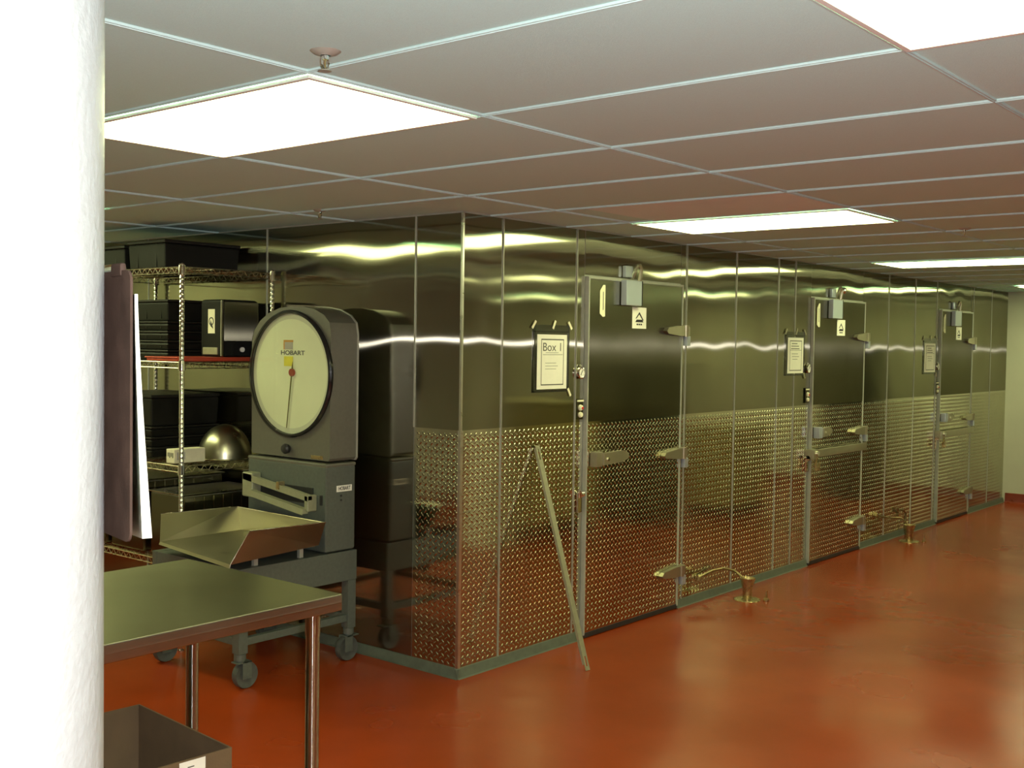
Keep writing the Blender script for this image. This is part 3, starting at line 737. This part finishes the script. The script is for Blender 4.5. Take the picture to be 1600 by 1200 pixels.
# weighing pan
A, B, Cc, D = (3.10, 4.780), (2.993, 4.072), (3.574, 4.165), (3.588, 4.790)
A2, B2, C2, D2 = (3.165, 4.872), (3.063, 4.030), (3.560, 4.100), (3.600, 4.842)
zf, zt = .621, .740
vs = [(*A, zf), (*B, zf), (*Cc, zf), (*D, zf), (*A2, zt), (*B2, zt + .026), (*C2, zt), (*D2, zt - .004)]
vs += [(A[0] - .004, A[1], zf - .012), (B[0] - .004, B[1], zf - .016)]
fs = [(0, 1, 2, 3), (0, 3, 7, 4), (3, 2, 6, 7), (2, 1, 5, 6), (0, 8, 9, 1)]
o = pyobj('weighing_pan', vs, fs, 'scoop', None, False)
md = o.modifiers.new('thick', 'SOLIDIFY'); md.thickness = .002; md.offset = 1
tag(o, 'open-ended stainless steel weighing scoop resting on the dial scale platform', 'pan')
b = nb(); tube(b, [(*B2, zt + .027), (*C2, zt + .001)], .0032, 8); tube(b, [(*A2, zt), (*D2, zt - .004)], .0024, 8); tube(b, [(*D2, zt - .004), (*C2, zt)], .0024, 8)
obj('rolled_edge', b, 'chrome', o)

# ---------------------------------------------------------------- wire shelving
RX0, RX1, RY0, RY1 = 3.35, 3.922, 4.975, 6.10
t = thing('wire_shelving', 'chrome wire shelving unit standing against the steel wall behind the dial scale', 'shelving', ((RX0 + RX1) / 2, (RY0 + RY1) / 2, 0))
for x in (RX0, RX1):
    for y in (RY0, RY1):
        pr = []
        z = .03
        while z < 1.985: pr += [(.0127, z), (.0127, z + .020), (.0118, z + .0215), (.0118, z + .0245)]; z += .0254
        b = lathe(nb(), [(0, .03)] + pr + [(.0127, 1.99), (.0, 1.995)], (x, y, 0), 'Z', 14)
        p = obj('post', b, 'chrome', t)
        obj('foot', lathe(nb(), [(0, 0), (.018, 0), (.018, .006), (.008, .010), (.008, .032)], (x, y, 0), 'Z', 14), 'chrome', p)
shz = [1.975, 1.487, .952, .45]
for z in shz:
    b = nb()
    for zz in (z, z - .030):
        r_ = .0032
        for x in (RX0, RX1): tube(b, [(x, RY0, zz), (x, RY1, zz)], r_, 6)
        for y in (RY0, RY1): tube(b, [(RX0, y, zz), (RX1, y, zz)], r_, 6)
    def zig(pa, pb, n):
        pts = []
        for k in range(n + 1):
            q = Vector(pa).lerp(Vector(pb), k / n); q.z = z if k % 2 else z - .030; pts.append(q)
        tube(b, pts, .0021, 5)
    for x in (RX0, RX1): zig((x, RY0 + .015, z), (x, RY1 - .015, z), 44)
    for y in (RY0, RY1): zig((RX0 + .015, y, z), (RX1 - .015, y, z), 22)
    sh = obj('shelf', b, 'wire', t)
    b = nb(); n = 44
    for k in range(1, n): y = RY0 + (RY1 - RY0) * k / n; tube(b, [(RX0, y, z + .002), (RX1, y, z + .002)], .0016, 4)
    for k in (1, 2): x = RX0 + (RX1 - RX0) * k / 3; tube(b, [(x, RY0, z - .003), (x, RY1, z - .003)], .003, 5)
    obj('wire_deck', b, 'wire', sh)
    for x in (RX0, RX1):
        for y in (RY0, RY1):
            obj('shelf_collar', lathe(nb(), [(.0130, z - .040), (.019, z - .040), (.0165, z + .008), (.0130, z + .008)], (x, y, 0), 'Z', 16), 'chrome', sh)

def tub(name, label, x0, x1, y0, y1, z0, z1, group, m='blackbin', ribs=3, rimh=.018):
    """tapered moulded tub with an overhanging rim and ribbed sides"""
    t_ = thing(name, label, 'bin', ((x0 + x1) / 2, (y0 + y1) / 2, z0), group)
    tp = .006
    b_ = nb(); bx(b_, x0, x1, y0, y1, z0, z1 - rimh, .012)
    for v in b_.verts:
        if v.co.z < (z0 + z1) / 2:
            v.co.x += tp * (1 if v.co.x < (x0 + x1) / 2 else -1); v.co.y += tp * (1 if v.co.y < (y0 + y1) / 2 else -1)
    for k in range(ribs):
        yy = y0 + (y1 - y0) * (k + .5) / ribs
        bx(b_, x0 + .002, x0 + .012, yy - .006, yy + .006, z0 + .012, z1 - rimh - .002, .001)
    obj('tub_body', b_, m, t_)
    obj('tub_rim', bx(nb(), x0 - .004, x1 + .003, y0 - .004, y1 + .004, z1 - rimh, z1, .005), 'blackbin2', t_)
    return t_
e = .0045
# top shelf
tub('storage_bin', 'low black bin on the top wire shelf, right behind the top end rail', 3.42, 3.90, 5.235, 5.590, 1.975 + e, 2.135, 'black bins on top shelf', ribs=2)
tub('storage_bin', 'low black bin on the top wire shelf, second from the shelf end', 3.42, 3.90, 5.625, 5.985, 1.975 + e, 2.120, 'black bins on top shelf', ribs=2)
# middle shelf: a nested stack of black tubs
z = 1.487 + e
for k, hgt in enumerate((.055, .052, .052, .052)):
    tub('food_tub', ['bottom', 'second from bottom', 'third from bottom', 'fourth from bottom'][k] + ' shallow black tub in the stack on the middle wire shelf', 3.52, 3.90, 5.36, 5.93, z, z + hgt, 'stacked black tubs on middle shelf', ribs=4, rimh=.012)
    z += hgt + .0005
tub('food_tub', 'deep black tub on top of the tub stack on the middle shelf', 3.52, 3.90, 5.36, 5.93, z, 1.822, 'stacked black tubs on middle shelf', ribs=4, rimh=.014)
# third shelf
tub('food_tub', 'large black tub standing behind the steel bowl on the lower visible shelf', 3.46, 3.90, 5.42, 5.98, .952 + e + .17, 1.300, 'black tubs on lower shelf', ribs=3)
z = .952 + e
for k in range(3):
    tub('food_tub', ['bottom', 'middle', 'upper'][k] + ' shallow black tub of the stack behind the steel bowl', 3.46, 3.90, 5.42, 5.98, z, z + .056, 'black tubs on lower shelf', ribs=3, rimh=.012)
    z += .0565
# red tray and dispenser
b = nb(); bx(b, 3.345, 3.90, 5.005, 5.29, 1.4925, 1.512, .006)
o = obj('serving_tray', b, 'redtray'); tag(o, 'flat red plastic tray on the middle wire shelf under the napkin dispenser', 'tray')
o2 = obj('tray_lip', bx(nb(), 3.338, 3.905, 4.998, 5.297, 1.508, 1.514, .002), 'redtray', o)
t = thing('napkin_dispenser', 'dark metal dispenser with cream label sitting on the red tray', 'dispenser', (3.75, 5.12, 1.515))
X0, X1, Y0, Y1, Z0, Z1 = 3.625, 3.868, 5.022, 5.212, 1.5145, 1.822
obj('dispenser_body', bx(nb(), X0, X1, Y0, Y1, Z0, Z1, .016), 'blackbin', t)
obj('side_panel', bx(nb(), X0 + .016, X1 - .004, Y0 - .004, Y0 + .002, Z0 + .085, Z1 - .012, .002), 'steeldoor', t)
obj('side_window', bx(nb(), X0 + .018, X1 - .004, Y0 - .003, Y0 + .002, Z0 + .006, Z0 + .080, .002), 'rim', t)
obj('corner_strip', bx(nb(), X0 - .003, X0 + .010, Y0 - .005, Y0 + .006, Z0 + .004, Z1 - .006, .003), 'chrome', t)
obj('panel_knob', cyl(nb(), (X0 + .13, Y0 - .012, Z0 + .04), (X0 + .13, Y0 - .002, Z0 + .04), .013), 'white', t)
b = nb(); bx(b, X0 - .006, X0 + .002, Y0 + .03, Y1 - .03, Z0 + .012, Z0 + .050, .003)
obj('slot_bezel', b, 'galv', t)
lb = obj('dispenser_label', bx(nb(), X0 - .0015, X0 + .001, 5.080, 5.140, 1.640, 1.770), 'papery', t, smooth=False)
b = lathe(nb(), [(.016, X0 - .0022), (.022, X0 - .0022), (.022, X0 - .0014), (.016, X0 - .0014)], (0, 5.110, 1.705), 'X', 24)
prism(b, [(5.118, 1.712), (5.104, 1.690), (5.092, 1.664), (5.118, 1.680)], 'X', X0 - .0024, X0 - .0014)
obj('label_symbol', b, 'ink', lb, smooth=False)
# steel bowl upside down
pr = [(.152, 0), (.153, .004), (.146, .006)] + [(.146 * math.cos(a), .006 + .180 * math.sin(a)) for a in [PI / 2 * k / 14 for k in range(1, 14)]] + [(.004, .186)]
b = lathe(nb(), pr, (3.755, 5.165, .952 + e), 'Z', 56)
o = obj('mixing_bowl', b, 'pan'); tag(o, 'dome shaped stainless mixing bowl turned upside down on the wire shelf', 'bowl')
b = bx(nb(), 3.385, 3.575, 5.090, 5.165, .952 + e, 1.030, .004)
o = obj('small_carton', b, 'carton'); tag(o, 'small cream carton at the front corner of the wire shelf beside the bowl', 'carton')
b = nb()
for k in range(4): bx(b, 3.3838, 3.3852, 5.10 + .014 * k, 5.108 + .014 * k, .985 + .006 * (k % 2), 1.012)
obj('printed_mark', b, 'inkgrey', o, smooth=False)
b = nb(); bx(b, 3.40, 3.45, 5.0888, 5.0902, .975, 1.015); obj('printed_panel', b, 'greysticker', o, smooth=False)
# lower shelf: steel food pans
def hotel_pan(x0, x1, y0, y1, z0, z1, label):
    t_ = thing('steam_pan', label, 'pan', ((x0 + x1) / 2, (y0 + y1) / 2, z0), 'steel pans on the lowest shelf')
    b_ = nb(); bx(b_, x0 + .01, x1 - .01, y0 + .01, y1 - .01, z0, z1 - .004, .014)
    n_ = 9
    for k in range(n_):
        xx = x0 + .02 + (x1 - x0 - .04) * k / (n_ - 1); cyl(b_, (xx, y0 + .010, z0 + .02), (xx, y0 + .010, z1 - .02), .004, seg=8)
    obj('pan_body', b_, 'steeldoor', t_)
    obj('pan_rim', bx(nb(), x0, x1, y0, y1, z1 - .005, z1, .002), 'pan', t_)
hotel_pan(3.38, 3.90, 5.01, 5.33, .4555, .800, 'deep stainless pan with ribbed side on the lowest shelf nearest the scale')
hotel_pan(3.37, 3.90, 5.36, 5.70, .4555, .852, 'taller stainless pan behind the ribbed one on the lowest shelf')
hotel_pan(3.37, 3.90, 5.73, 6.05, .4555, .845, 'stainless pan at the far end of the lowest shelf')

# ---------------------------------------------------------------- leaning metal strip
foot = Vector((4.487, 3.212, .002)); top = Vector((4.535, YW - .016, 1.085))
d = (top - foot); L = d.length; zz = d.normalized(); xx = Vector((1, 0, 0)); xx = (xx - xx.dot(zz) * zz).normalized(); yy = zz.cross(xx)
Mx = Matrix(((xx.x, yy.x, zz.x, foot.x), (xx.y, yy.y, zz.y, foot.y), (xx.z, yy.z, zz.z, foot.z), (0, 0, 0, 1)))
b = nb()
def plate_with_slots(b, w, t0, t1):
    s = [(0, .02), (.02, .07), (.07, L - .075), (L - .075, L - .02), (L - .02, L)]
    for k, (a, c) in enumerate(s):
        if k in (1, 3):
            bx(b, -w / 2, -.005, t0, t1, a, c); bx(b, .005, w / 2, t0, t1, a, c)
        else: bx(b, -w / 2, w / 2, t0, t1, a, c)
plate_with_slots(b, .034, -.002, 0)
bx(b, -.017, -.015, 0, .012, .03, L - .01)
bmesh.ops.transform(b, matrix=Mx, verts=b.verts)
o = obj('metal_strip', b, 'galv', smooth=False); tag(o, 'long dull metal strip with slotted ends leaning on the tread plate wall', 'metal strip')

# ---------------------------------------------------------------- floor drains with pipes
def drain(x, y, pts, lab1, lab2, flip):
    t_ = thing('floor_drain', lab1, 'drain', (x, y, 0), 'funnel drains by the cooler')
    obj('funnel', lathe(nb(), [(.020, .004), (.026, .006), (.032, .07), (.046, .128), (.050, .140), (.047, .140), (.040, .125), (.026, .07), (.020, .01)], (x, y, 0), 'Z', 28), 'brass', t_)
    obj('drain_plate', lathe(nb(), [(0, .001), (.085, .001), (.083, .005), (.02, .007), (0, .007)], (x, y, 0), 'Z', 36), 'brass', t_)
    px, py = x + .055, y - .105
    b_ = nb(); cyl(b_, (px, py, .001), (px, py, .012), .020, seg=16); bx(b_, px - .012, px + .012, py - .004, py + .004, .012, .066, .003)
    obj('clean_out_plug', b_, 'brass', t_)
    b_ = nb(); tube(b_, pts, .0085, 12)
    o_ = obj('condensate_pipe', b_, 'copper'); tag(o_, lab2, 'pipe', 'condensate pipes')
    b_ = nb()
    p = Vector(pts[0]); q = Vector(pts[1]); dd = (q - p).normalized(); cyl(b_, p, p + dd * .04, .017, seg=14)
    obj('pipe_fitting', b_, 'brass', o_)
    return t_
yw = YW - .022
drain(6.45, 3.38, [(6.17, yw, .152), (6.24, yw, .160), (6.34, yw - .01, .175), (6.44, yw - .03, .178), (6.49, 3.50, .165), (6.49, 3.45, .135), (6.475, 3.41, .10), (6.46, 3.385, .060)],
      'nearer brass funnel floor drain between the first two cooler doors', 'thin curved pipe running along the tread plate into the nearer floor drain', 1)
drain(9.36, 3.42, [(9.02, yw, .250), (9.14, yw, .215), (9.30, yw - .02, .190), (9.42, 3.52, .180), (9.44, 3.48, .150), (9.39, 3.44, .105), (9.37, 3.425, .060)],
      'farther brass funnel floor drain between the middle and far cooler doors', 'thin bent pipe dropping from the tread plate into the farther floor drain', 1)
b = nb(); tube(b, [(9.50, yw, .235), (9.58, yw - .02, .225), (9.66, yw - .02, .190), (9.66, yw - .01, .08), (9.66, YW - .045, .004)], .010, 10); bx(b, 9.48, 9.52, yw - .012, yw + .006, .215, .255, .004)
o = obj('overflow_pipe', b, 'copper'); tag(o, 'short hooked pipe stub above the farther floor drain', 'pipe')

# ---------------------------------------------------------------- guessed things out of frame, added for the steel to reflect
b = lathe(nb(), [(.2, 0), (.2, ZC + .006)], (6.85, 1.30, 0), 'Z', 48, True)  # guessed pillar, never in view, gives the steel a cream reflection
o = obj('pillar', b, 'cream'); tag(o, 'unseen cream round pillar added right of the view for the steel to reflect', 'pillar')

def cabinet():  # added out of view so the steel reflects less cream wall
    t = thing('added_cabinet', 'unseen dark cabinet added along the right wall to darken the steel reflections', 'cabinet', (0, 0, 0), 'added dark cabinets on the right wall')
    obj('cabinet_body', bx(nb(), -.78, .78, -.30, .28, .08, 1.95, .01), 'darkcart', t)
    for s in (-1, 1):
        d = obj('cabinet_door', bx(nb(), min(s * .01, s * .76), max(s * .01, s * .76), .282, .300, .10, 1.93, .003), 'darkcart', t)
        obj('door_handle', bx(nb(), s * .05 - .01, s * .05 + .01, .301, .325, 1.0, 1.15, .003), 'trim', d)
    obj('plinth', bx(nb(), -.76, .76, -.28, .25, .0, .08), 'black', t)
    return t
def counter(name, label, x0, x1, y0, y1, h, m):  # guessed cabinets, unseen, put in as tan and dark blocks to be reflected
    t = thing(name, label, 'cabinet', ((x0 + x1) / 2, (y0 + y1) / 2, 0))
    obj('cabinet_body', bx(nb(), x0, x1, y0, y1, .09, h - .03, .008), m, t)
    obj('cabinet_top', bx(nb(), x0 - .015, x1 + .015, y0 - .015, y1 + .015, h - .03, h, .005), m, t)
    obj('plinth', bx(nb(), x0 + .03, x1 - .03, y0 + .03, y1 - .03, 0, .09), 'black', t)
    for k in range(2):
        xa = x0 + (x1 - x0) * (.04 + .48 * k); xb = xa + (x1 - x0) * .44
        d = obj('cabinet_door', bx(nb(), xa, xb, y1, y1 + .018, .12, h - .06, .003), m, t)
        obj('door_handle', bx(nb(), xb - .05, xb - .03, y1 + .018, y1 + .038, h * .6, h * .6 + .12, .003), 'trim', d)
counter('added_low_cabinet', 'unseen tan low cabinet added for reflections right of the view, beside the cream pillar', 7.15, 8.10, .80, 1.42, 1.12, 'goldbox')
counter('added_low_cabinet', 'unseen dark tall cabinet added for reflections right of the view', 8.45, 9.05, 1.15, 1.75, 1.45, 'darkcart')
counter('added_low_cabinet', 'unseen short tan cabinet added for reflections right of the view', 9.45, 10.20, 1.55, 2.05, .84, 'goldbox')
counter('added_low_cabinet', 'unseen dark tall cabinet added for reflections close to the far cream wall', 11.5, 12.05, 1.95, 2.50, 1.60, 'darkcart')
c0 = cabinet()
for k, x in enumerate([-2.0, -.3, 1.4, 3.1, 4.8, 6.5, 8.2]):
    o = c0 if k == 0 else copy_tree(c0)
    o.location = (x, YR + .34, 0)
# ---------------------------------------------------------------- lights, camera
fl_ = bpy.data.lights.new('camera_flash', 'AREA'); fl_.shape = 'DISK'; fl_.size = .045; fl_.energy = 76; fl_.color = (.98, .94, .95)
fo = bpy.data.objects.new('camera_flash', fl_); C.objects.link(fo)
R = ((0.63895958, -0.76910681, 0.01433043), (-0.01822065, -0.03375622, -0.99926399), (0.76902448, 0.6382282, -0.03558249))
cam = bpy.data.cameras.new('camera'); co = bpy.data.objects.new('camera', cam); C.objects.link(co)
cam.sensor_width = 36; cam.lens = 36 * 1759.93 / 1600; cam.clip_start = .05
mw = Matrix(((R[0][0], -R[1][0], -R[2][0], 0), (R[0][1], -R[1][1], -R[2][1], 0), (R[0][2], -R[1][2], -R[2][2], H), (0, 0, 0, 1)))
co.matrix_world = mw
fo.matrix_world = mw @ Matrix.Translation((.05, .015, .0))
sc = bpy.context.scene; sc.camera = co
w = bpy.data.worlds.new('world'); sc.world = w; w.use_nodes = True
w.node_tree.nodes['Background'].inputs[0].default_value = (0, 0, 0, 1)
w.node_tree.nodes['Background'].inputs[1].default_value = 0
sc.view_settings.view_transform = 'Standard'; sc.view_settings.look = 'None'; sc.view_settings.gamma = 1
sc.view_settings.exposure = .15
try: sc.view_settings.use_curve_mapping = False
except Exception: pass
sc.cycles.max_bounces = 10; sc.cycles.diffuse_bounces = 6; sc.cycles.glossy_bounces = 6; sc.cycles.transparent_max_bounces = 12
sc.cycles.use_denoising = True
sc.cycles.caustics_reflective = True
sc.cycles.sample_clamp_indirect = 6
